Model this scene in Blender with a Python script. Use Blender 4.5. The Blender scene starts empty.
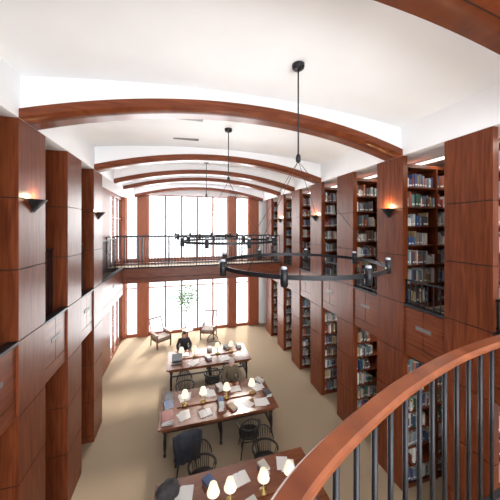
import bpy, math, random
from mathutils import Vector, Matrix
random.seed(7)
H=5.3; L=-2.05; R=4.3; PW=0.68
CX=(L+R)/2; HS=(R-L)/2

# ---------------- materials ----------------
def mat(name, col, rough=0.5, metal=0.0, emit=None, es=0.0, spec=None):
    m=bpy.data.materials.new(name); m.use_nodes=True
    b=m.node_tree.nodes["Principled BSDF"]
    b.inputs["Base Color"].default_value=(*col,1)
    b.inputs["Roughness"].default_value=rough
    b.inputs["Metallic"].default_value=metal
    if spec is not None: b.inputs["Specular IOR Level"].default_value=spec
    if emit:
        b.inputs["Emission Color"].default_value=(*emit,1)
        b.inputs["Emission Strength"].default_value=es
    return m
def noise_mat(name, c1, c2, scale=(1,1,1), nscale=5, rough=0.5, detail=4, bump=0.0, dist=0.0, spec=None):
    m=mat(name,c1,rough,spec=spec); nt=m.node_tree; b=nt.nodes["Principled BSDF"]
    tc=nt.nodes.new("ShaderNodeTexCoord"); mp=nt.nodes.new("ShaderNodeMapping")
    mp.inputs["Scale"].default_value=scale
    nz=nt.nodes.new("ShaderNodeTexNoise"); nz.inputs["Scale"].default_value=nscale
    nz.inputs["Detail"].default_value=detail; nz.inputs["Distortion"].default_value=dist
    cr=nt.nodes.new("ShaderNodeValToRGB")
    cr.color_ramp.elements[0].position=0.3; cr.color_ramp.elements[1].position=0.7
    cr.color_ramp.elements[0].color=(*c1,1); cr.color_ramp.elements[1].color=(*c2,1)
    nt.links.new(tc.outputs["Object"],mp.inputs["Vector"]); nt.links.new(mp.outputs[0],nz.inputs["Vector"])
    nt.links.new(nz.outputs["Fac"],cr.inputs["Fac"]); nt.links.new(cr.outputs["Color"],b.inputs["Base Color"])
    if bump:
        bp=nt.nodes.new("ShaderNodeBump"); bp.inputs["Strength"].default_value=bump; bp.inputs["Distance"].default_value=0.01
        nt.links.new(nz.outputs["Fac"],bp.inputs["Height"]); nt.links.new(bp.outputs[0],b.inputs["Normal"])
    return m
WOOD=noise_mat("mahogany",(0.085,0.017,0.006),(0.185,0.047,0.015),(9,9,0.6),2.6,0.36,7,0,0.5,spec=0.28)
WOODH=noise_mat("mahogany_horizontal",(0.10,0.021,0.007),(0.20,0.052,0.017),(0.7,0.7,9),3,0.34,6,0,0.3,spec=0.28)
WOODL=noise_mat("window_wood",(0.22,0.055,0.02),(0.32,0.09,0.035),(9,9,0.7),3,0.4,4)
TABLE=noise_mat("table_wood",(0.14,0.042,0.017),(0.23,0.078,0.032),(0.8,9,9),2.5,0.25,6,0,0.3)
RAIL=noise_mat("handrail_wood",(0.13,0.030,0.010),(0.24,0.065,0.022),(2,2,6),4,0.28,5,spec=0.35)
GROOVE=mat("dark_reveal",(0.02,0.008,0.005),0.7)
BLACK=mat("black_metal",(0.018,0.018,0.022),0.42,0.4)
BLACKW=mat("black_lacquer",(0.02,0.016,0.014),0.55,spec=0.3)
WHITE=noise_mat("white_plaster",(0.86,0.875,0.90),(0.89,0.905,0.925),(1,1,1),1.5,0.8,2)
CARPET=noise_mat("beige_carpet",(0.30,0.225,0.145),(0.37,0.285,0.19),(1,1,1),60,0.95,6,0.3)
GREY=mat("grey_grille",(0.16,0.15,0.15),0.5,0.3)
PAPER=mat("paper",(0.78,0.78,0.76),0.7)
BRASS=mat("brass",(0.55,0.38,0.14),0.3,0.9)
SHADE=mat("lamp_shade",(0.85,0.80,0.68),0.8,0,(1.0,0.82,0.56),0.55)
GLOW=mat("sconce_glow",(1,0.9,0.7),0.6,0,(1.0,0.75,0.42),5)
FROST=mat("frosted_glass",(0.5,0.55,0.62),0.4)
STRIP=mat("fill_strip_glow",(0.9,0.9,0.9),0.6,0,(1,0.95,0.86),3)  # glowing face of the strips added over the stacks
def glass_mat():
    m=bpy.data.materials.new("window_glass"); m.use_nodes=True; nt=m.node_tree; nt.nodes.clear()
    o=nt.nodes.new("ShaderNodeOutputMaterial"); mx=nt.nodes.new("ShaderNodeMixShader")
    t=nt.nodes.new("ShaderNodeBsdfTransparent"); g=nt.nodes.new("ShaderNodeBsdfGlossy"); g.inputs["Roughness"].default_value=0.05
    mx.inputs[0].default_value=0.05
    nt.links.new(t.outputs[0],mx.inputs[1]); nt.links.new(g.outputs[0],mx.inputs[2]); nt.links.new(mx.outputs[0],o.inputs[0]); return m
GLASS=glass_mat()
def book_mat():
    m=mat("book_spines",(0.5,0.5,0.5),0.6); nt=m.node_tree
    a=nt.nodes.new("ShaderNodeAttribute"); a.attribute_name="bookcol"
    nt.links.new(a.outputs["Color"],nt.nodes["Principled BSDF"].inputs["Base Color"]); return m
BOOKS=book_mat()

# ---------------- mesh builder ----------------
class MB:
    def __init__(s): s.v=[];s.f=[];s.m=[];s.sm=[];s.mats=[];s.col=[];s.usecol=False
    def mi(s,mt):
        if mt not in s.mats: s.mats.append(mt)
        return s.mats.index(mt)
    def face(s,idx,mi,sm=False,col=(1,1,1)):
        s.f.append(idx);s.m.append(mi);s.sm.append(sm);s.col.append(col)
    def box(s,x0,x1,y0,y1,z0,z1,mt,rz=0,piv=None):
        mi=s.mi(mt);b=len(s.v)
        pts=[(x,y,z) for z in(z0,z1) for y in(y0,y1) for x in(x0,x1)]
        if rz:
            px,py=piv if piv else((x0+x1)/2,(y0+y1)/2);c,q=math.cos(rz),math.sin(rz)
            pts=[(px+(x-px)*c-(y-py)*q,py+(x-px)*q+(y-py)*c,z) for x,y,z in pts]
        s.v+=pts
        for f in((0,2,3,1),(4,5,7,6),(0,1,5,4),(2,6,7,3),(0,4,6,2),(1,3,7,5)): s.face([b+i for i in f],mi)
    def ring(s,c,ax,r,n,ph=0,up=None):
        ax=Vector(ax).normalized(); u=ax.orthogonal().normalized() if up is None else Vector(up); w=ax.cross(u)
        return [tuple(Vector(c)+u*(r*math.cos(ph+2*math.pi*i/n))+w*(r*math.sin(ph+2*math.pi*i/n))) for i in range(n)]
    def cyl(s,p0,p1,r0,r1,mt,n=10,sm=True):
        mi=s.mi(mt);ax=Vector(p1)-Vector(p0);b=len(s.v)
        s.v+=s.ring(p0,ax,r0,n)+s.ring(p1,ax,r1,n)
        for i in range(n):
            j=(i+1)%n; s.face([b+i,b+j,b+n+j,b+n+i],mi,sm)
        s.face([b+i for i in range(n)][::-1],mi); s.face([b+n+i for i in range(n)],mi)
    def lathe(s,c,prof,mt,n=20,sm=True,cap=True):
        mi=s.mi(mt);b=len(s.v);cx,cy,cz=c
        for r,z in prof:
            for i in range(n):
                a=2*math.pi*i/n; s.v.append((cx+r*math.cos(a),cy+r*math.sin(a),cz+z))
        for k in range(len(prof)-1):
            for i in range(n):
                j=(i+1)%n; s.face([b+k*n+i,b+k*n+j,b+(k+1)*n+j,b+(k+1)*n+i],mi,sm)
        if cap:
            s.face([b+i for i in range(n)][::-1],mi); k=len(prof)-1; s.face([b+k*n+i for i in range(n)],mi)
    def sweep(s,path,prof,mt,closed=False,sm=False):
        mi=s.mi(mt);b=len(s.v);n=len(prof);N=len(path)
        for k in range(N):
            a=Vector(path[(k-1)%N] if (closed or k>0) else path[k]); c=Vector(path[(k+1)%N] if (closed or k<N-1) else path[k])
            t=(c-a); t.normalize(); sd=Vector((t.y,-t.x,0)); sd.normalize(); up=sd.cross(t)
            p=Vector(path[k])
            for (q,w) in prof: s.v.append(tuple(p+sd*q+up*w))
        for k in range(N if closed else N-1):
            k2=(k+1)%N
            for i in range(n):
                j=(i+1)%n; s.face([b+k*n+i,b+k2*n+i,b+k2*n+j,b+k*n+j],mi,sm)
        if not closed:
            s.face([b+i for i in range(n)],mi); s.face([b+(N-1)*n+i for i in range(n)][::-1],mi)
    def poly(s,pts,mt,sm=False):
        mi=s.mi(mt);b=len(s.v);s.v+=[tuple(p) for p in pts];s.face(list(range(b,b+len(pts))),mi,sm)
    def obj(s,name,loc=(0,0,0),rz=0,bevel=0,parent=None):
        me=bpy.data.meshes.new(name);me.from_pydata(s.v,[],s.f)
        for mt in s.mats: me.materials.append(mt)
        me.polygons.foreach_set("material_index",s.m);me.polygons.foreach_set("use_smooth",s.sm)
        if s.usecol:
            ca=me.color_attributes.new("bookcol",'FLOAT_COLOR','CORNER');arr=[]
            for f,c in zip(s.f,s.col): arr+= [c[0],c[1],c[2],1.0]*len(f)
            ca.data.foreach_set("color",arr)
        me.update();o=bpy.data.objects.new(name,me);bpy.context.scene.collection.objects.link(o)
        o.location=loc;o.rotation_euler=(0,0,rz)
        if bevel:
            bm=o.modifiers.new("bevel",'BEVEL');bm.width=bevel;bm.segments=2;bm.limit_method='ANGLE'
        if parent: o.parent=parent
        return o

# ---------------- room shell ----------------
YB=-4.0; YF=13.2; LW=-2.65; RW=7.3
m=MB(); m.box(LW-0.3,RW+0.2,YB-0.2,YF+0.25,-0.15,0,CARPET); m.obj("floor")
def zc(x): return 7.33+0.20*(1-((x-CX)/HS)**2)
m=MB(); N=28
mi=m.mi(WHITE); xs=[L+ (R-L)*i/N for i in range(N+1)]
for x in xs: m.v+=[(x,YB,zc(x)),(x,YF,zc(x)),(x,YB,7.8),(x,YF,7.8)]
for i in range(N):
    a=4*i;b=a+4
    m.face([a,a+1,b+1,b],mi,True); m.face([a+2,b+2,b+3,a+3],mi); m.face([a,b,b+2,a+2],mi); m.face([a+1,a+3,b+3,b+1],mi)
for y in (2.2,5.2,5.2+1.2,7.95,9.4):
    for xg in (0.1,):
        z=zc(xg)-0.006; m.box(xg-0.35,xg+0.35,y-0.05,y+0.05,z-0.006,z+0.05,GREY)
m.obj("ceiling")
m=MB(); m.box(R+0.12,RW,YB,YF,6.76,6.95,WHITE); m.obj("ceiling_gallery_right")
m=MB(); m.box(LW,L-0.12,YB,YF,6.76,6.95,WHITE); m.obj("ceiling_gallery_left")
m=MB(); m.box(R,R+0.12,YB,YF,6.76,7.8,WHITE); m.obj("wall_upper_right")
m=MB(); m.box(L-0.12,L,YB,YF,6.76,7.8,WHITE); m.obj("wall_upper_left")
m=MB(); m.box(RW,RW+0.15,YB,YF,0,6.95,WHITE); m.obj("wall_right")
m=MB()
m.box(LW-0.15,LW,YB,11.0,0,6.95,WOOD)
m.box(LW-0.15,LW,11.0,YF,3.0,3.85,WOOD); m.box(LW-0.15,LW,11.0,YF,6.6,6.95,WOOD); m.box(LW-0.15,LW,11.0,YF,0,0.1,WOOD)
m.box(LW-0.15,LW,YF-0.12,YF,0,6.95,WOOD)
m.obj("wall_left")
m=MB()
for y in (11.0,11.66,12.36): m.box(LW-0.10,LW-0.03,y,y+0.06,0.1,6.6,WOODL)
for z in (2.1,5.7): m.box(LW-0.10,LW-0.03,11.0,13.08,z,z+0.06,WOODL)
m.box(LW-0.07,LW-0.06,11.0,13.08,0.1,6.6,GLASS)
m.obj("window_7")
m=MB(); m.box(R+0.14,RW,YB,YF,2.80,3.62,WHITE); m.box(R+0.14,RW,YB,YF,3.62,3.65,CARPET); m.obj("floor_gallery_right")
m=MB(); m.box(LW,L-0.12,YB,10.4,2.80,3.62,WHITE); m.box(LW,L-0.12,YB,10.4,3.62,3.65,CARPET); m.obj("floor_gallery_left")
m=MB(); m.box(LW-0.15,RW+0.15,YB-0.2,YB,0,0.5,WHITE); m.box(LW-0.15,L,YB-0.2,YB,0.5,7.8,WHITE); m.box(R,RW+0.15,YB-0.2,YB,0.5,7.8,WHITE)
m.box(L,R,YB-0.2,YB,7.3,7.8,WHITE); m.obj("wall_back")
m=MB()
for i in range(7):
    x=L+(R-L-0.08)*i/6; m.box(x,x+0.08,YB-0.12,YB-0.04,0.5,7.3,WOODL)
m.box(L,R,YB-0.12,YB-0.04,3.6,3.7,WOODL); m.box(L,R,YB-0.09,YB-0.08,0.5,7.3,GLASS); m.obj("window_8")  # unseen window added in the back wall to let fill light in

m=MB()
cols=[(LW,-2.50),(-1.98,-1.50),(2.46,2.90),(3.60,4.16)]
for a,b in cols: m.box(a,b,YF-0.12,YF+0.15,0,7.0,WOODL)
m.box(4.16,RW,YF,YF+0.15,0,7.0,WHITE)
m.box(LW,4.3,YF,YF+0.15,3.15,3.75,WOODL)
m.box(LW-0.15,RW+0.15,YF,YF+0.2,6.95,7.8,WHITE)
m.box(LW,4.3,YF,YF+0.15,0,0.08,WOODL)
m.obj("wall_far")
wins=[(-2.50,-1.98,1),(-1.50,2.46,5),(2.90,3.60,1)]; wn=1
for lo,hi in ((0.08,3.15),(3.75,6.95)):
    for a,b,n in wins:
        m=MB()
        for i in range(n+1):
            x=a+(b-a)*i/n; w=0.04
            m.box(max(a,x-w),min(b,x+w),YF+0.0,YF+0.09,lo,hi,WOODL)
        for z in (lo,hi-0.05)+((lo+2.25,) if lo<1 else ()): m.box(a,b,YF+0.03,YF+0.08,z,z+0.05,WOODL)
        m.box(a,b,YF+0.05,YF+0.056,lo,hi,GLASS)
        m.obj("window_%d"%wn); wn+=1

def zb(x): return 6.76+0.47*(1-((x-CX)/HS)**2)
for k,(y0,w) in enumerate(((1.25,0.5),(4.0,0.45),(7.0,0.4),(8.9,0.35),(10.3,0.35),(12.75,0.3))):
    m=MB(); mw=m.mi(WOODH); ms=m.mi(WHITE); n=36; t=0.12
    xs=[L+(R-L)*i/n for i in range(n+1)]
    for x in xs:
        a=zb(x); m.v+=[(x,y0,a),(x,y0+w,a),(x,y0,a+t),(x,y0+w,a+t),(x,y0+0.04,a+t),(x,y0+w-0.04,a+t),(x,y0+0.04,zc(x)),(x,y0+w-0.04,zc(x))]
    for i in range(n):
        a=8*i;b=a+8
        m.face([a,a+1,b+1,b],mw,True); m.face([a,b,b+2,a+2],mw); m.face([a+1,a+3,b+3,b+1],mw); m.face([a+2,b+2,b+3,a+3],mw,True)
        m.face([a+4,b+4,b+6,a+6],ms); m.face([a+5,a+7,b+7,b+5],ms)
    for i in range(n):
        p=[]
        for x in (xs[i],xs[i+1]):
            for yy in (y0+w*0.5-0.006,y0+w*0.5+0.006): p.append((x,yy,zb(x)-0.003))
        m.poly([p[0],p[1],p[3],p[2]],GROOVE)
    m.obj("ceiling_arch")

# ---------------- piers ----------------
brk=[0,0.16,1.0,1.9,2.80,3.80,4.75,5.70,6.755]
def pier(xa,xb,y0,name):
    m=MB(); g=0.008
    m.box(xa+0.012,xb-0.012,y0+0.012,y0+PW-0.012,0,6.75,GROOVE)
    for i in range(len(brk)-1):
        m.box(xa,xb,y0,y0+PW,brk[i]+g,brk[i+1]-(g if i<7 else 0.001),WOOD)
    m.obj(name)
PR=[1.0,2.5,4.0,5.5,7.0,8.5,10.0,11.5]
for y in PR: pier(R,R+0.11,y,"wood_pier")
PL=[-0.5,1.0,2.5,4.0,5.5,7.0]
for y in PL: pier(L-0.42,L,y,"wood_pier")
def band(x0,x1,y0,y1,name,facing):
    m=MB(); g=0.006
    m.box(x0+0.01,x1-0.01,y0,y1,2.80,3.78,GROOVE)
    m.box(x0,x1,y0+0.004,y1-0.004,2.80,3.02,WOODH)
    m.box(x0,x1,y0+0.004,(y0+y1)/2-g,3.035,3.74,WOODH); m.box(x0,x1,(y0+y1)/2+g,y1-0.004,3.035,3.74,WOODH)
    m.box(x0-0.03,x1+0.03,y0,y1,3.76,3.80,BLACK)
    ym=(y0+y1)/2; f=x0 if facing>0 else x1
    m.box(f-0.006,f+0.006,ym-0.15,ym+0.15,3.37,3.44,GREY)
    return m.obj(name)
def bars(x,y0,y1,z0,z1,name,sp=0.115):
    m=MB(); n=int((y1-y0)/sp)
    m.box(x-0.022,x+0.022,y0,y1,z1-0.03,z1,BLACK); m.box(x-0.012,x+0.012,y0,y1,z0+0.05,z0+0.07,BLACK)
    for i in range(1,n): 
        y=y0+(y1-y0)*i/n; m.box(x-0.007,x+0.007,y-0.007,y+0.007,z0,z1-0.02,BLACK)
    for y in (y0+0.02,y1-0.02): m.box(x-0.012,x+0.012,y-0.012,y+0.012,z0,z1,BLACK)
    m.obj(name)
for i,y in enumerate(PR):
    y1=PR[i+1] if i+1<len(PR) else YF
    band(R+0.03,R+0.10,y+PW,y1,"trim_band",1)
    if i<7: bars(R+0.07,y+PW+0.003,y1-0.003,3.801,4.28,"balcony_railing")
for i,y in enumerate(PL):
    y1=PL[i+1] if i+1<len(PL) else 10.4
    band(L-0.10,L-0.03,y+PW,y1,"trim_band",-1)
    bars(L-0.25,y+PW+0.003,min(y1,10.36)-0.003,3.651,4.92,"balcony_railing")
for i,y in enumerate(PL):
    m=MB(); y0=y+PW+0.03; y1=(PL[i+1] if i+1<len(PL) else y+1.5)-0.03
    m.box(LW+0.002,LW+0.04,y0,y1,0.001,2.7,WOOD)
    for z0,z1 in((0.15,1.1),(1.2,2.5)): m.box(LW+0.04,LW+0.055,y0+0.12,y1-0.12,z0,z1,WOOD)
    m.obj("door_%d"%(i+1))

# ---------------- bridge ----------------
m=MB()
m.box(LW+0.005,R-0.005,10.40,10.48,3.18,3.80,WOODH); m.box(LW+0.005,R-0.005,11.52,11.60,3.18,3.80,WOODH)
m.box(LW+0.005,R-0.005,10.48,11.52,3.25,3.70,WHITE); m.box(LW+0.005,R-0.005,10.48,11.52,3.70,3.74,CARPET)
m.box(LW+0.005,R-0.005,10.37,10.40,3.74,3.80,GROOVE); m.box(LW+0.005,R-0.005,10.385,10.40,3.36,3.375,GROOVE)
m.obj("bridge_walkway")
for yy in (10.44,11.56):
    m=MB(); z0=3.801; z1=4.98; x0=LW+0.02; x1=R-0.02
    m.box(x0,x1,yy-0.03,yy+0.03,z1-0.035,z1,BLACK); m.box(x0,x1,yy-0.012,yy+0.012,z0+0.06,z0+0.085,BLACK)
    n=int((x1-x0)/0.12)
    for i in range(n+1):
        x=x0+(x1-x0)*i/n; w=0.018 if i%9==0 else 0.0095
        m.box(x-w,x+w,yy-w,yy+w,z0,z1-0.02,BLACK)
    m.obj("bridge_railing")

# ---------------- bookcases + books ----------------
pal=[(0.55,0.53,0.48),(0.30,0.06,0.05),(0.05,0.09,0.22),(0.06,0.14,0.10),(0.28,0.20,0.12),(0.62,0.60,0.55),(0.12,0.12,0.13),(0.34,0.12,0.08),
     (0.20,0.27,0.36),(0.48,0.38,0.22),(0.25,0.27,0.29),(0.75,0.74,0.70),(0.12,0.20,0.24),(0.16,0.09,0.07),(0.42,0.44,0.46),(0.08,0.08,0.10)]
def bookcase(x0,y,z0,z1,ns,sw,name="bookcase"):
    m=MB(); x1=x0+ns*sw; D=0.30
    m.box(x0,x1,y+D,y+D+0.03,z0,z1,WOOD)
    m.box(x0,x1,y+0.02,y+D,z0,z0+0.10,WOOD)
    m.box(x0,x1,y,y+2*D+0.06,z1-0.07,z1,WOOD)
    m.box(x0,x1,y+D+0.03,y+2*D+0.04,z0,z0+0.10,WOOD)
    bk=MB(); bk.usecol=True; bmi=bk.mi(BOOKS)
    rows=7; pitch=(z1-0.07-z0-0.10)/rows
    for s in range(ns+1):
        xx=x0+s*sw; a=max(x0,xx-0.02); b=min(x1,xx+0.02)
        m.box(a,b,y+0.002,y+D,z0,z1-0.07,WOOD); m.box(a,b,y+D+0.03,y+2*D+0.04,z0,z1-0.07,WOOD)
    for s in range(ns):
        a=x0+s*sw+0.02; b=a+sw-0.04
        for r in range(rows):
            z=z0+0.10+r*pitch
            m.box(a,b,y+0.01,y+D,z-0.022,z,WOOD); m.box(a,b,y+D+0.03,y+2*D+0.03,z-0.022,z,WOOD)
            x=a+0.006; base=0.25; run=0; c=random.choice(pal)
            stop=b-random.choice([0.01,0.01,0.02,0.12,0.2,0.3])
            while True:
                w=random.uniform(0.016,0.052)
                if x+w>stop: break
                if run<=0:
                    c=random.choice(pal); run=random.choice([1,1,1,1,2,4]); base=random.uniform(0.17,0.30)
                    if random.random()<0.05: x+=random.uniform(0.03,0.1)
                    if x+w>stop: break
                run-=1
                h=min(pitch-0.04,base+random.uniform(-0.02,0.02)); d=random.uniform(0.02,0.08)
                k=random.uniform(0.75,1.25); cc=tuple(min(1,q*k) for q in c)
                X0,X1,Y0,Y1,Z0,Z1=x,x+w-0.001,y+d,y+D-0.02,z+0.001,z+h
                bb=len(bk.v); bk.v+=[(X0,Y0,Z0),(X1,Y0,Z0),(X0,Y0,Z1),(X1,Y0,Z1),(X0,Y1,Z0),(X1,Y1,Z0),(X0,Y1,Z1),(X1,Y1,Z1)]
                bk.face([bb,bb+1,bb+3,bb+2],bmi,False,cc); bk.face([bb+2,bb+3,bb+7,bb+6],bmi,False,(0.7,0.68,0.6))
                bk.face([bb,bb+2,bb+6,bb+4],bmi,False,cc); bk.face([bb+1,bb+5,bb+7,bb+3],bmi,False,cc)
                if w>0.028:
                    zl=Z0+h*0.15; bb=len(bk.v); bk.v+=[(X0+.003,Y0-.001,zl),(X1-.003,Y0-.001,zl),(X1-.003,Y0-.001,zl+.03),(X0+.003,Y0-.001,zl+.03)]
                    bk.face([bb,bb+1,bb+2,bb+3],bmi,False,(0.8,0.8,0.76))
                x+=w
    o=m.obj(name); bk.obj("books",parent=o)
for y in PR[1:]:
    bookcase(R+0.12,y+0.01,0.001,2.72,3,0.80); bookcase(R+0.12,y+0.01,3.651,6.60,3,0.80)
for z in (2.79,6.75):
    m=MB(); m.box(R+0.75,R+0.90,YB+2,YF-0.4,z-0.03,z,WHITE); m.box(R+0.76,R+0.89,YB+2.05,YF-0.45,z-0.045,z-0.03,STRIP)
    m.obj("shelf_fill_strip")  # glowing strips added to brighten the shelves, not a known fixture

def area(name,loc,rot,sx,sy,e,col=(1,1,1)):
    l=bpy.data.lights.new(name,'AREA');l.shape='RECTANGLE';l.size=sx;l.size_y=sy;l.energy=e;l.color=col
    o=bpy.data.objects.new(name,l);o.location=loc;o.rotation_euler=rot;bpy.context.scene.collection.objects.link(o)
def point(name,loc,e,col,r=0.04):
    l=bpy.data.lights.new(name,'POINT');l.energy=e;l.color=col;l.shadow_soft_size=r
    o=bpy.data.objects.new(name,l);o.location=loc;bpy.context.scene.collection.objects.link(o)
def upspot(name,loc,e,col):
    l=bpy.data.lights.new(name,'SPOT');l.energy=e;l.color=col;l.shadow_soft_size=0.03;l.spot_size=math.radians(165);l.spot_blend=0.8
    o=bpy.data.objects.new(name,l);o.location=loc;o.rotation_euler=(math.pi,0,0);bpy.context.scene.collection.objects.link(o)

# ---------------- sconces ----------------
def sconce(x,y,z,s):
    m=MB(); mi=m.mi(BLACK)
    W=0.15; D=0.17; hh=0.20; n=8;bot=(x,y,z-hh*0.55)
    pts=[]
    for i in range(n+1):
        a=math.pi*i/n; pts.append((x+s*D*math.sin(a),y+W*math.cos(a),z+hh*0.45))
    b=len(m.v); m.v+=pts+[bot,(x,y,z+hh*0.45)]
    for i in range(n): m.face([b+i,b+i+1,b+n+1],mi,True)
    for i in range(n):
        m.poly([(x+(p[0]-x)*0.9,y+(p[1]-y)*0.9,z+hh*0.36) for p in (pts[i],pts[i+1])]+[(x,y,z+hh*0.36)],GLOW)
    m.box(x if s>0 else x-0.012,x+0.012 if s>0 else x,y-0.05,y+0.05,z-0.1,z+0.08,BLACK)
    m.obj("wall_sconce"); point("sconce_bulb",(x+s*0.09,y,z+hh*0.45+0.05),12 if s<0 else 5,(1,0.76,0.45),0.03)
for y in (4.0,7.0): sconce(L+0.001,y+PW/2,5.62,1)
for y in (4.0,7.0,10.0): sconce(R-0.001,y+PW/2,5.62,-1)

# ---------------- chandeliers ----------------
def chandelier(x,y,zr,rad,zhub,nl=8,ph=0.2):
    m=MB(); zt=zc(x)
    m.lathe((x,y,zt-0.06),[(0.02,-0.02),(0.075,0.0),(0.085,0.03),(0.085,0.055)],BLACK,20)
    m.cyl((x,y,zhub),(x,y,zt-0.05),0.011,0.011,BLACK,8)
    m.lathe((x,y,zhub-0.07),[(0.004,0),(0.03,0.02),(0.035,0.06),(0.03,0.1),(0.008,0.14)],BLACK,14)
    path=[(x+rad*math.cos(2*math.pi*i/72),y+rad*math.sin(2*math.pi*i/72),zr) for i in range(72)]
    m.sweep(path,[(-0.012,-0.022),(0.012,-0.022),(0.012,0.022),(-0.012,0.022)],BLACK,True)
    for i in range(4):
        a=ph+0.4+i*math.pi/2; m.cyl((x,y,zhub-0.04),(x+rad*math.cos(a),y+rad*math.sin(a),zr+0.02),0.0035,0.0035,BLACK,5)
    for i in range(nl):
        a=ph+2*math.pi*i/nl; cx=x+(rad+0.03)*math.cos(a); cy=y+(rad+0.03)*math.sin(a)
        m.lathe((cx,cy,zr-0.09),[(0.02,0),(0.038,0.01),(0.038,0.17),(0.03,0.17)],BLACK,12)
        m.lathe((cx,cy,zr+0.08),[(0.028,0),(0.028,0.02),(0.02,0.025)],FROST,12)
        if i%2==0: upspot("chandelier_uplight",(cx,cy,zr+0.14),26,(1,0.97,0.93))
    m.obj("ring_chandelier")
chandelier(1.55,3.1,H-0.47,1.06,H+0.95)
chandelier(1.05,5.55,H-0.29,1.0,H+1.1)
chandelier(0.85,8.45,H-0.27,1.0,H+1.1,8,0.5)

# ---------------- near curved balcony ----------------
ctrl=[(-0.62,-4.0),(-0.62,-2.2),(-0.58,-1.3),(-0.48,-0.6),(-0.30,-0.08),(-0.12,0.20),(0.06,0.40),(0.22,0.53),(0.36,0.615),(0.60,0.72),(0.94,0.84),(1.39,0.955),(1.91,1.03),(2.6,1.09),(3.4,1.11),(4.26,1.10)]
def catmull(P,n):
    out=[]
    for i in range(len(P)-1):
        p0=P[max(i-1,0)];p1=P[i];p2=P[i+1];p3=P[min(i+2,len(P)-1)]
        for k in range(n):
            t=k/n; out.append(tuple(0.5*((2*p1[j])+(-p0[j]+p2[j])*t+(2*p0[j]-5*p1[j]+4*p2[j]-p3[j])*t*t+(-p0[j]+3*p1[j]-3*p2[j]+p3[j])*t**3) for j in (0,1)))
    out.append(P[-1]); return out
cv=catmull(ctrl,10)
m=MB(); zt=H-0.645; rp=[(-0.030,-0.032),(0.030,-0.032),(0.036,-0.024),(0.036,-0.010),(0.026,0),(-0.026,0),(-0.036,-0.010),(-0.036,-0.024)]
m.sweep([(p[0],p[1],zt) for p in cv],rp,RAIL)
m.sweep([(p[0],p[1],zt-0.032) for p in cv],[(-0.018,-0.012),(0.018,-0.012),(0.018,0),(-0.018,0)],BLACK)
m.sweep([(p[0],p[1],3.75) for p in cv],[(-0.015,-0.015),(0.015,-0.015),(0.015,0),(-0.015,0)],BLACK)
acc=0;last=cv[0]
for p in cv[1:]:
    seg=math.dist(p,last); t=0
    while acc+seg-t>=0.12:
        t2=0.12-acc; t+=t2; acc=0; q=(last[0]+(p[0]-last[0])*t/seg,last[1]+(p[1]-last[1])*t/seg)
        m.cyl((q[0],q[1],3.651),(q[0],q[1],zt-0.04),0.0105,0.0105,BLACK,8)
    acc+=seg-t; last=p
m.obj("curved_balcony_railing")
m=MB(); mi=m.mi(CARPET); mw=m.mi(WOODH); n=len(cv)
for p in cv: m.v+=[(p[0],p[1]+0.05,3.65),(p[0],p[1]+0.05,3.35),(4.28,-4.0,3.65)]
top=[3*i for i in range(n)]; m.v+=[(4.28,-4.0,3.65),(4.28,-4.0,3.35)]
m.face(top+[3*n],mi); m.face(([3*i+1 for i in range(n)]+[3*n+1])[::-1],mi)
for i in range(n-1): m.face([3*i,3*i+1,3*(i+1)+1,3*(i+1)],mw)
m.obj("balcony_floor")

# ---------------- reading tables ----------------
def table(x0,x1,y0,y1):
    m=MB(); cx=(x0+x1)/2; cy=(y0+y1)/2
    m.box(x0,x1,y0,y1,0.715,0.755,TABLE); m.box(x0+0.03,x1-0.03,y0+0.03,y1-0.03,0.70,0.716,BLACKW)
    m.box(x0+0.07,x1-0.07,y0+0.07,y0+0.10,0.63,0.70,TABLE); m.box(x0+0.07,x1-0.07,y1-0.10,y1-0.07,0.63,0.70,TABLE)
    m.box(x0+0.07,x0+0.10,y0+0.07,y1-0.07,0.63,0.70,TABLE); m.box(x1-0.10,x1-0.07,y0+0.07,y1-0.07,0.63,0.70,TABLE)
    m.box(x0+0.4,x1-0.4,cy-0.05,cy+0.05,0.755,0.785,TABLE)
    for x in (x0+0.14,cx,x1-0.14):
        for y in (y0+0.15,y1-0.15):
            m.lathe((x,y,0),[(0.03,0),(0.035,0.04),(0.022,0.08),(0.034,0.2),(0.038,0.36),(0.022,0.5),(0.036,0.54),(0.036,0.7)],BLACKW,12)
        m.box(x-0.02,x+0.02,y0+0.15,y1-0.15,0.16,0.20,BLACKW)
        for k in range(5):
            yy=y0+0.3+(y1-y0-0.6)*k/4; m.box(x-0.012,x+0.012,yy-0.02,yy+0.02,0.2,0.70,BLACKW)
    m.box(x0+0.14,x1-0.14,cy-0.02,cy+0.02,0.16,0.20,BLACKW)
    m.obj("reading_table",bevel=0.004)
T=[(-0.42,2.42,3.42,4.72),(-0.48,2.42,5.95,7.25),(-0.42,2.40,8.38,9.62)]
for t in T: table(*t)
def lamp(x,y,z=0.786):
    m=MB()
    m.lathe((x,y,z),[(0.075,0),(0.075,0.012),(0.03,0.03),(0.012,0.045),(0.010,0.24),(0.014,0.26),(0.008,0.30)],BRASS,16)
    m.lathe((x,y,z+0.22),[(0.105,0),(0.102,0.005),(0.060,0.14),(0.055,0.14)],SHADE,20,True,False)
    m.lathe((x,y,z+0.35),[(0.055,0),(0.056,0.01),(0.01,0.012)],SHADE,20)
    m.obj("table_lamp")
for x,y in ((0.52,4.07),(0.80,4.07),(1.38,4.07),(1.86,4.07),(0.12,6.6),(0.58,6.6),(1.20,6.6),(1.90,6.6),(0.05,9.0),(0.5,9.0),(1.3,9.0),(1.8,9.0)): lamp(x,y)

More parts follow.
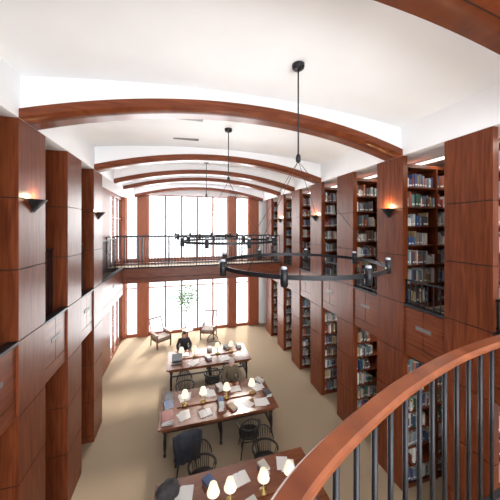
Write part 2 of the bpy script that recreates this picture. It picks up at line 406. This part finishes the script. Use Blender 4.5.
# ---------------- windsor chair ----------------
def windsor(x,y,rz):
    m=MB(); n=20
    seat=[]
    for i in range(n):
        a=2*math.pi*i/n; px=0.235*math.copysign(abs(math.cos(a))**0.75,math.cos(a)); py=0.215*math.copysign(abs(math.sin(a))**0.75,math.sin(a)); seat.append((px,py))
    mi=m.mi(BLACKW); b=len(m.v)
    for z,s in((0.42,0.92),(0.435,1.0),(0.455,1.0),(0.452,0.85)):
        m.v+=[(p[0]*s,p[1]*s,z) for p in seat]
    for k in range(3):
        for i in range(n): j=(i+1)%n; m.face([b+k*n+i,b+k*n+j,b+(k+1)*n+j,b+(k+1)*n+i],mi,True)
    m.face([b+i for i in range(n)][::-1],mi); m.face([b+3*n+i for i in range(n)],mi)
    for sx in(-1,1):
        for sy in(-1,1):
            m.cyl((sx*0.15,sy*0.13,0.43),(sx*0.22,sy*0.21,0.0),0.018,0.012,BLACKW,8)
        m.cyl((sx*0.185,-0.17,0.2),(sx*0.185,0.17,0.2),0.01,0.01,BLACKW,6)
    m.cyl((-0.185,0,0.2),(0.185,0,0.2),0.01,0.01,BLACKW,6)
    arc=[]
    for i in range(25):
        a=math.radians(-20+220*i/24); arc.append((0.265*math.cos(a),0.02+0.235*math.sin(a),0.68))
    m.sweep(arc,[(-0.02,-0.01),(0.02,-0.01),(0.02,0.01),(-0.02,0.01)],BLACKW)
    top=[]
    for i in range(21):
        a=math.radians(180*i/20); top.append((0.225*math.cos(a),0.20+0.09*math.sin(a)*(1),0.70+0.26*math.sin(a)))
    for i in range(20): m.cyl(top[i],top[i+1],0.014,0.014,BLACKW,6)
    for i in range(9):
        t=-1+2*i/8; a=math.radians(90-58*t); q=0.225*math.cos(a); zz=0.70+0.26*math.sin(a)
        m.cyl((t*0.15,0.17,0.45),(q,0.20+0.09*math.sin(a),zz),0.008,0.008,BLACKW,5)
    for sx in(-1,1):
        for yy in(-0.03,0.06): m.cyl((sx*0.2,yy,0.45),(sx*0.262,yy,0.675),0.009,0.009,BLACKW,5)
    return m.obj("windsor_chair",(x,y,0),rz)
windsor(0.42,4.93,0.1); windsor(1.72,4.95,-0.1)
windsor(0.12,5.74,math.pi+0.15); windsor(1.58,5.74,math.pi-0.1)
windsor(1.50,7.66,0.0); windsor(0.15,7.58,0.1)
windsor(0.15,10.0,0.0); windsor(1.3,9.98,0.1); windsor(1.0,8.05,math.pi)
COAT=noise_mat("navy_cloth",(0.012,0.014,0.022),(0.03,0.032,0.045),(1,1,1),14,0.9,3,0.4)
m=MB(); mi=m.mi(COAT); nu=20; nv=14
for j in range(nv+1):
    v=j/nv
    for i in range(nu+1):
        u=-1+2*i/nu; fold=0.014*math.sin(u*13+v*3)*v
        wx=0.27+0.03*v+ (0.03*math.sin(v*5))
        if v<0.25: yy=0.20+0.13*(v/0.25); zz=0.93+0.07*math.sin(v/0.25*math.pi/2)
        else: yy=0.34+0.03*(v-0.25); zz=1.0-(v-0.25)/0.75*0.62
        zz-=0.10*abs(u)**2.5; yy-=0.10*u*u*(0.5+0.5*v); 
        m.v.append((u*wx,yy+fold,zz+0.01))
for j in range(nv):
    for i in range(nu): a=j*(nu+1)+i; m.face([a,a+1,a+nu+2,a+nu+1],mi,True)
o=m.obj("jacket",(0.12,5.74,0),math.pi+0.15); sd=o.modifiers.new("s",'SOLIDIFY'); sd.thickness=0.018

# ---------------- items on tables ----------------
TZ=0.757
LEATH=[mat("cover_%d"%i,c,0.5) for i,c in enumerate([(0.25,0.05,0.04),(0.04,0.07,0.18),(0.05,0.12,0.08),(0.30,0.20,0.10),(0.55,0.53,0.48),(0.06,0.06,0.07)])]
def book_stack(x,y,rz,n,z=TZ,big=1):
    m=MB(); zz=0
    for i in range(n):
        w,d,h=0.17*big,0.24*big,random.uniform(0.02,0.045); r=random.uniform(-0.2,0.2); c=random.choice(LEATH)
        m.box(-w/2,w/2,-d/2,d/2,zz,zz+0.003,c,r,(0,0)); m.box(-w/2+.004,w/2-.004,-d/2+.004,d/2-.004,zz+0.003,zz+h-.003,PAPER,r,(0,0)); m.box(-w/2,w/2,-d/2,d/2,zz+h-.003,zz+h,c,r,(0,0))
        m.box(-w/2,-w/2+0.004,-d/2,d/2,zz,zz+h,c,r,(0,0)); zz+=h
    m.obj("book_stack",(x,y,z),rz)
def papers(x,y,rz,n=3,z=TZ):
    m=MB()
    for i in range(n):
        r=random.uniform(-0.5,0.5); ox,oy=random.uniform(-.08,.08),random.uniform(-.06,.06)
        m.box(ox-0.108,ox+0.108,oy-0.14,oy+0.14,i*0.002,0.0015+i*0.002,PAPER,r)
    m.obj("papers",(x,y,z),rz)
def open_book(x,y,rz,z=TZ):
    m=MB()
    for s in(-1,1):
        prof=[(0,0.012),(0.03,0.026),(0.08,0.024),(0.15,0.01)]
        for k in range(3):
            a,b=prof[k],prof[k+1]; m.poly([(s*a[0],-0.12,a[1]),(s*b[0],-0.12,b[1]),(s*b[0],0.12,b[1]),(s*a[0],0.12,a[1])],PAPER,True)
            for yy in(-0.12,0.12): m.poly([(s*a[0],yy,0.002),(s*b[0],yy,0.002),(s*b[0],yy,b[1]),(s*a[0],yy,a[1])],PAPER)
    m.box(-0.16,0.16,-0.125,0.125,0,0.004,LEATH[0]); m.obj("open_book",(x,y,z),rz)
SCREEN=mat("laptop_screen",(0.02,0.02,0.03),0.2)
def laptop(x,y,rz,z=TZ):
    m=MB(); m.box(-0.17,0.17,-0.12,0.12,0,0.016,BLACKW); m.box(-0.15,0.15,-0.02,0.10,0.016,0.018,GREY)
    a=math.radians(20)
    p=[(-0.17,-0.12,0.016),(0.17,-0.12,0.016),(0.17,-0.12-0.22*math.sin(a),0.016+0.22*math.cos(a)),(-0.17,-0.12-0.22*math.sin(a),0.016+0.22*math.cos(a))]
    q=[(v[0],v[1]-0.01,v[2]) for v in p]
    m.poly(p,SCREEN); m.poly(q[::-1],BLACKW)
    for i in range(4): j=(i+1)%4; m.poly([p[i],q[i],q[j],p[j]],BLACKW)
    m.obj("laptop",(x,y,z),rz)
BAGM=noise_mat("dark_canvas",(0.03,0.03,0.035),(0.06,0.055,0.055),(1,1,1),20,0.9,3,0.3)
def bag(x,y,rz,z=TZ):
    m=MB(); mi=m.mi(BAGM); n=20; b=len(m.v)
    lv=[(0,0.92),(0.02,1.0),(0.10,1.02),(0.17,0.9),(0.21,0.65),(0.22,0.3)]
    for zz,s in lv:
        for i in range(n):
            a=2*math.pi*i/n; px=0.19*s*math.copysign(abs(math.cos(a))**0.6,math.cos(a)); py=0.11*s*math.copysign(abs(math.sin(a))**0.6,math.sin(a))
            m.v.append((px+0.006*math.sin(5*a+zz*30),py,zz+0.006*math.sin(3*a)*(zz>0.05)))
    for k in range(len(lv)-1):
        for i in range(n): j=(i+1)%n; m.face([b+k*n+i,b+k*n+j,b+(k+1)*n+j,b+(k+1)*n+i],mi,True)
    m.face([b+i for i in range(n)][::-1],mi); m.face([b+(len(lv)-1)*n+i for i in range(n)],mi)
    pts=[(0.09*math.cos(math.pi*i/10),0,0.20+0.09*math.sin(math.pi*i/10)) for i in range(11)]
    for i in range(10): m.cyl(pts[i],pts[i+1],0.008,0.008,BAGM,6)
    m.obj("shoulder_bag",(x,y,z),rz)
# table 2
book_stack(-0.28,6.95,0.1,4,big=1.3); book_stack(-0.28,6.62,0.0,3,big=1.3); book_stack(-0.28,6.22,0.1,3,big=1.5)
papers(0.12,6.25,0.3,4); papers(0.15,6.95,0.1,4); open_book(0.60,6.2,0.2); book_stack(0.98,6.25,0.1,7,big=0.8); book_stack(1.27,6.2,0.5,2)
papers(0.75,6.95,0.1,5); book_stack(1.08,7.02,0.3,3); papers(2.12,6.85,0.2,5); open_book(1.50,6.90,0.0); book_stack(2.25,7.05,0.4,2); papers(2.05,6.25,-0.3,4); papers(1.65,6.2,0.3,2); book_stack(2.3,6.45,0.1,2)
# table 1
papers(0.1,4.40,0.1,4); laptop(0.1,3.9,0.2); open_book(1.05,4.4,0.2); book_stack(1.15,3.9,0.3,2); papers(1.95,4.45,-0.3,3); book_stack(2.25,3.95,0.2,3); papers(1.6,3.72,0.1,3); book_stack(0.5,4.45,0.4,2); papers(0.62,3.75,0.2,4); book_stack(1.5,4.42,0.2,4,big=0.9); bag(-0.2,4.45,0.3)
# table 3
papers(0.62,9.35,0,3); laptop(-0.1,8.75,3.1); book_stack(0.95,8.75,0.3,3); papers(1.5,8.65,0.2,4); book_stack(2.15,9.3,0,4); papers(2.0,8.8,0,3); open_book(0.15,9.26,0); book_stack(1.7,9.35,0.3,3); papers(0.45,8.65,0.3,3); book_stack(1.05,9.35,0,5,big=0.9)

# ---------------- window lounge chairs, side table, tree ----------------
CUSH=mat("grey_cushion",(0.30,0.25,0.22),0.9); CW=noise_mat("chair_wood",(0.15,0.06,0.035),(0.24,0.11,0.065),(6,6,1),4,0.4)
def lounge(x,y,rz):
    m=MB()
    for s in(-1,1):
        m.box(s*0.32-0.028,s*0.32+0.028,-0.35,-0.29,0,0.60,CW)
        m.cyl((s*0.32,0.28,0),(s*0.32,0.22,0.60),0.026,0.026,CW,8)
        m.cyl((s*0.29,0.20,0.30),(s*0.29,0.52,1.14),0.026,0.022,CW,8)
        m.box(s*0.33-0.055,s*0.33+0.055,-0.40,0.34,0.60,0.63,CW)
        m.box(s*0.32-0.015,s*0.32+0.015,-0.30,0.25,0.28,0.34,CW)
        for k in range(4): yy=-0.2+k*0.12; m.box(s*0.32-0.008,s*0.32+0.008,yy-0.014,yy+0.014,0.34,0.60,CW)
    m.box(-0.32,0.32,-0.34,-0.30,0.28,0.34,CW); m.box(-0.30,0.30,-0.30,0.22,0.32,0.335,CW)
    m.box(-0.285,0.285,-0.33,0.20,0.335,0.45,CUSH)
    for k in range(7):
        xx=-0.225+0.075*k; m.cyl((xx,0.22,0.36),(xx,0.51,1.10),0.016,0.016,CW,6)
    for t in (0.1,0.97): m.cyl((-0.29,0.20+0.32*t,0.30+0.84*t),(0.29,0.20+0.32*t,0.30+0.84*t),0.03,0.03,CW,8)
    m.obj("slatted_armchair",(x,y,0),rz,bevel=0.004)
lounge(-0.85,12.0,0.55); lounge(1.35,12.3,-0.35)
m=MB(); m.lathe((0,0,0),[(0.17,0),(0.16,0.02),(0.03,0.05),(0.025,0.45),(0.05,0.50),(0.24,0.51),(0.25,0.52),(0.25,0.54),(0.24,0.545)],CW,24); m.obj("side_table",(0.35,12.05,0))
LEAF=noise_mat("leaf",(0.05,0.14,0.03),(0.12,0.26,0.06),(1,1,1),8,0.5); POT=mat("terracotta",(0.35,0.14,0.07),0.8); BARK=mat("bark",(0.12,0.07,0.04),0.9)
m=MB(); m.lathe((0,0,0),[(0.13,0),(0.17,0.30),(0.19,0.31),(0.19,0.36),(0.165,0.36),(0.16,0.33)],POT,20)
m.cyl((0,0,0.3),(0.03,-0.02,1.2),0.02,0.014,BARK,8)
for k in range(9):
    a=k*2.4; m.cyl((0.02,0,0.9+0.05*k),(0.35*math.cos(a),0.28*math.sin(a),1.3+0.12*k),0.008,0.004,BARK,5)
for k in range(560):
    a=random.uniform(0,6.28); ph=math.acos(random.uniform(-1,1)); r=random.uniform(0.3,1)
    c=Vector((0.75*r*math.sin(ph)*math.cos(a),0.32*r*math.sin(ph)*math.sin(a),1.9+0.7*r*math.cos(ph)))
    d=Vector((random.uniform(-1,1),random.uniform(-1,1),random.uniform(-0.8,0.3))).normalized(); e=d.orthogonal().normalized(); l=0.06;w=0.024
    m.poly([c,c+d*l+e*w,c+d*2*l,c+d*l-e*w],LEAF)
m.obj("potted_fig_tree",(0.25,12.68,0))

# ---------------- seated readers ----------------
SKIN=mat("skin",(0.62,0.36,0.26),0.55); TROU=mat("trousers",(0.05,0.05,0.07),0.85); SHOE=mat("shoes",(0.02,0.015,0.012),0.4)
EYE=mat("eye_white",(0.85,0.85,0.85),0.3); PUP=mat("pupil",(0.03,0.02,0.02),0.2); LIP=mat("lips",(0.45,0.18,0.14),0.5)
def skin(name,vs,es,rs,parent,mats,assign,lv=2):
    me=bpy.data.meshes.new(name+"_t"); me.from_pydata(vs,es,[]); o=bpy.data.objects.new(name+"_t",me); bpy.context.scene.collection.objects.link(o)
    o.modifiers.new("sk",'SKIN')
    for i,r in enumerate(rs):
        me.skin_vertices[0].data[i].radius=(r if isinstance(r,tuple) else (r,r)); me.skin_vertices[0].data[i].use_root=(i==0)
    s=o.modifiers.new("ss",'SUBSURF'); s.levels=lv; s.render_levels=lv
    bpy.context.view_layer.update(); dg=bpy.context.evaluated_depsgraph_get()
    nm=bpy.data.meshes.new_from_object(o.evaluated_get(dg)); bpy.data.objects.remove(o)
    nm.materials.clear()
    for mt in mats: nm.materials.append(mt)
    for p in nm.polygons: p.use_smooth=True; p.material_index=assign(p.center)
    q=bpy.data.objects.new(name,nm); bpy.context.scene.collection.objects.link(q); q.parent=parent; return q
def person(name,loc,top,hair,long=False,sc=1.0):
    man=bpy.data.objects.new(name,None); bpy.context.scene.collection.objects.link(man)
    vs=[(0,0.02,0.57),(0,0.02,0.72),(0,-0.03,0.87),(0,-0.09,1.01),(0,-0.135,1.09),(0,-0.17,1.17),
        (-0.17,-0.08,1.03),(-0.25,-0.20,0.86),(-0.20,-0.36,0.82),(-0.13,-0.46,0.80),
        (0.17,-0.08,1.03),(0.25,-0.20,0.86),(0.20,-0.36,0.82),(0.13,-0.46,0.80),
        (-0.10,-0.02,0.545),(-0.12,-0.24,0.54),(-0.13,-0.44,0.53),(-0.13,-0.43,0.30),(-0.13,-0.40,0.10),(-0.13,-0.54,0.045),
        (0.10,-0.02,0.545),(0.12,-0.24,0.54),(0.13,-0.44,0.53),(0.13,-0.43,0.30),(0.13,-0.40,0.10),(0.13,-0.54,0.045)]
    es=[(0,1),(1,2),(2,3),(3,4),(4,5),(3,6),(6,7),(7,8),(8,9),(3,10),(10,11),(11,12),(12,13),(0,14),(14,15),(15,16),(16,17),(17,18),(18,19),(0,20),(20,21),(21,22),(22,23),(23,24),(24,25)]
    rs=[(0.15,0.12),(0.145,0.115),(0.15,0.115),(0.15,0.11),0.062,0.052,0.072,0.052,0.042,0.028,0.072,0.052,0.042,0.028,0.09,0.078,0.062,0.055,0.042,0.036,0.09,0.078,0.062,0.055,0.042,0.036]
    def asg(c):
        if c.z<0.11: return 2
        if c.z<0.62: return 1
        if c.z>1.125 and abs(c.x)<0.08: return 3
        return 0
    skin("body",vs,es,rs,man,[top,TROU,SHOE,SKIN],asg)
    for s in(-1,1):
        w=Vector((s*0.13,-0.46,0.80))
        skin("palm",[tuple(w),tuple(w+Vector((-s*0.02,-0.045,-0.005))),tuple(w+Vector((-s*0.03,-0.085,-0.01)))],[(0,1),(1,2)],[(0.026,0.018),(0.036,0.014),(0.036,0.013)],man,[SKIN],lambda c:0)
        fl=[0.062,0.075,0.07,0.055]
        for k in range(4):
            off=Vector((-0.03+0.02*k,0,0)); ln=fl[k] if s<0 else fl[3-k]
            b=w+Vector((-s*0.03,-0.075,-0.008))+off
            pts=[b,b+Vector((0,-ln*0.45,0.006)),b+Vector((0,-ln*0.75,-0.004)),b+Vector((0,-ln,-0.012))]
            skin("finger_%d"%(k+1),[tuple(p) for p in pts],[(0,1),(1,2),(2,3)],[0.0095,0.009,0.008,0.007],man,[SKIN],lambda c:0,1)
        b=w+Vector((-s*0.04,-0.03,-0.004)); pts=[b,b+Vector((-s*0.03,-0.02,0)),b+Vector((-s*0.045,-0.05,-0.006))]
        skin("thumb",[tuple(p) for p in pts],[(0,1),(1,2)],[0.012,0.01,0.008],man,[SKIN],lambda c:0,1)
    m=MB(); nu=28;nv=20; mi=m.mi(SKIN); mh=m.mi(hair)
    P=[]
    for j in range(nv+1):
        th=math.pi*j/nv
        for i in range(nu):
            a=2*math.pi*i/nu; x=math.sin(th)*math.cos(a); y=math.sin(th)*math.sin(a); z=math.cos(th)
            X=0.080*x; Y=0.102*y; Z=0.122*z
            if z<0: X*=1-0.28*(-z)**1.5; Y*=(1-0.12*(-z)) 
            if y<-0.9*math.sin(th) and abs(x)<0.25 and -0.35<z<0.1: Y-=0.022*(1-abs(x)/0.25)*(1-abs(z+0.2)/0.3 if abs(z+0.2)<0.3 else 0)
            if y<0 and abs(z-0.08)<0.12 and 0.2<abs(x)<0.6: Y+=0.006
            P.append((X,Y,Z))
    b=len(m.v); m.v+=P
    for j in range(nv):
        for i in range(nu):
            k=(i+1)%nu
            m.face([b+j*nu+i,b+(j+1)*nu+i,b+(j+1)*nu+k,b+j*nu+k],mi,True)
    HP=[];b=len(m.v)
    for j in range(nv+1):
        for i in range(nu):
            p=P[j*nu+i]; s=1.10+0.012*math.sin(i*5+j*3); zz=p[2]*s
            if long and p[2]<0 and p[1]>0: zz=p[2]*1.9
            HP.append((p[0]*s,p[1]*s+0.003,zz))
    m.v+=HP
    for j in range(nv):
        for i in range(nu):
            k=(i+1)%nu; c=HP[j*nu+i]
            back=0.13 if not long else 0.6
            if (c[2]>0.07 - (0 if c[1]<-0.03 else back) and not (c[1]<-0.055 and c[2]<0.085)): m.face([b+j*nu+i,b+(j+1)*nu+i,b+(j+1)*nu+k,b+j*nu+k],mh,True)
    for s in(-1,1):
        m.lathe((s*0.082,0.005,-0.03),[(0.003,0),(0.014,0.012),(0.017,0.035),(0.013,0.052),(0.003,0.06)],SKIN,10)
        m.lathe((s*0.030,-0.088,-0.004),[(0.002,0),(0.010,0.004),(0.012,0.011),(0.009,0.018),(0.002,0.022)],EYE,10)
        m.lathe((s*0.030,-0.0985,0.002),[(0.001,0),(0.005,0.003),(0.005,0.007),(0.001,0.01)],PUP,8)
        m.box(s*0.032-0.016,s*0.032+0.016,-0.102,-0.090,0.026,0.031,hair)
    m.box(-0.024,0.024,-0.098,-0.07,-0.067,-0.058,LIP)
    h=m.obj("head",(0,-0.205,1.275),0.15,parent=man); h.rotation_euler=(0.38,0,0.15)
    man.location=loc
person("seated_man",(1.50,7.60,0),noise_mat("olive_sweater",(0.13,0.105,0.065),(0.18,0.145,0.095),(1,1,1),30,0.9,3,0.3),mat("grey_hair",(0.50,0.48,0.45),0.8))
person("seated_woman",(0.15,9.98,0),noise_mat("black_knit",(0.02,0.02,0.025),(0.035,0.035,0.04),(1,1,1),30,0.9,3,0.3),mat("dark_hair",(0.03,0.02,0.015),0.6),True)

# ---------------- daylight and added fill ----------------
w=bpy.data.worlds.new("World"); bpy.context.scene.world=w; w.use_nodes=True
bg=w.node_tree.nodes["Background"]; bg.inputs[0].default_value=(0.90,0.95,1.0,1); bg.inputs[1].default_value=2.4
l=bpy.data.lights.new("sun",'SUN'); l.energy=4.5; l.angle=math.radians(5); l.color=(1,0.93,0.82)
o=bpy.data.objects.new("sun",l); bpy.context.scene.collection.objects.link(o)
d=Vector((-0.25,-1.0,-0.85)); o.rotation_euler=d.to_track_quat('-Z','Y').to_euler()
area("window_daylight",(CX-0.2,YF+0.6,3.6),(math.radians(-90),0,0),7.2,7.4,1300,(1,0.99,0.98))
area("back_fill_light",(CX,YB-0.5,4.0),(math.radians(90),0,0),6.3,6.6,1050,(0.95,0.98,1))  # fill added behind the camera to brighten surfaces facing it
for z,e in ((2.73,100),(6.69,110)): area("stack_fill",(R+0.825,5.0,z),(0,0,0),0.12,14,e,(1,0.93,0.82))  # added fill along the stack ceilings so the books are lit

cam=bpy.data.cameras.new("cam"); cam.lens=18; cam.sensor_width=36; cam.shift_y=-22/500; cam.clip_start=0.05
co=bpy.data.objects.new("camera",cam); bpy.context.scene.collection.objects.link(co)
co.location=(0,0,H); co.rotation_euler=(math.radians(90),0,-math.atan(0.28))
bpy.context.scene.camera=co
bpy.context.scene.view_settings.view_transform='Standard'
bpy.context.scene.view_settings.exposure=0.2
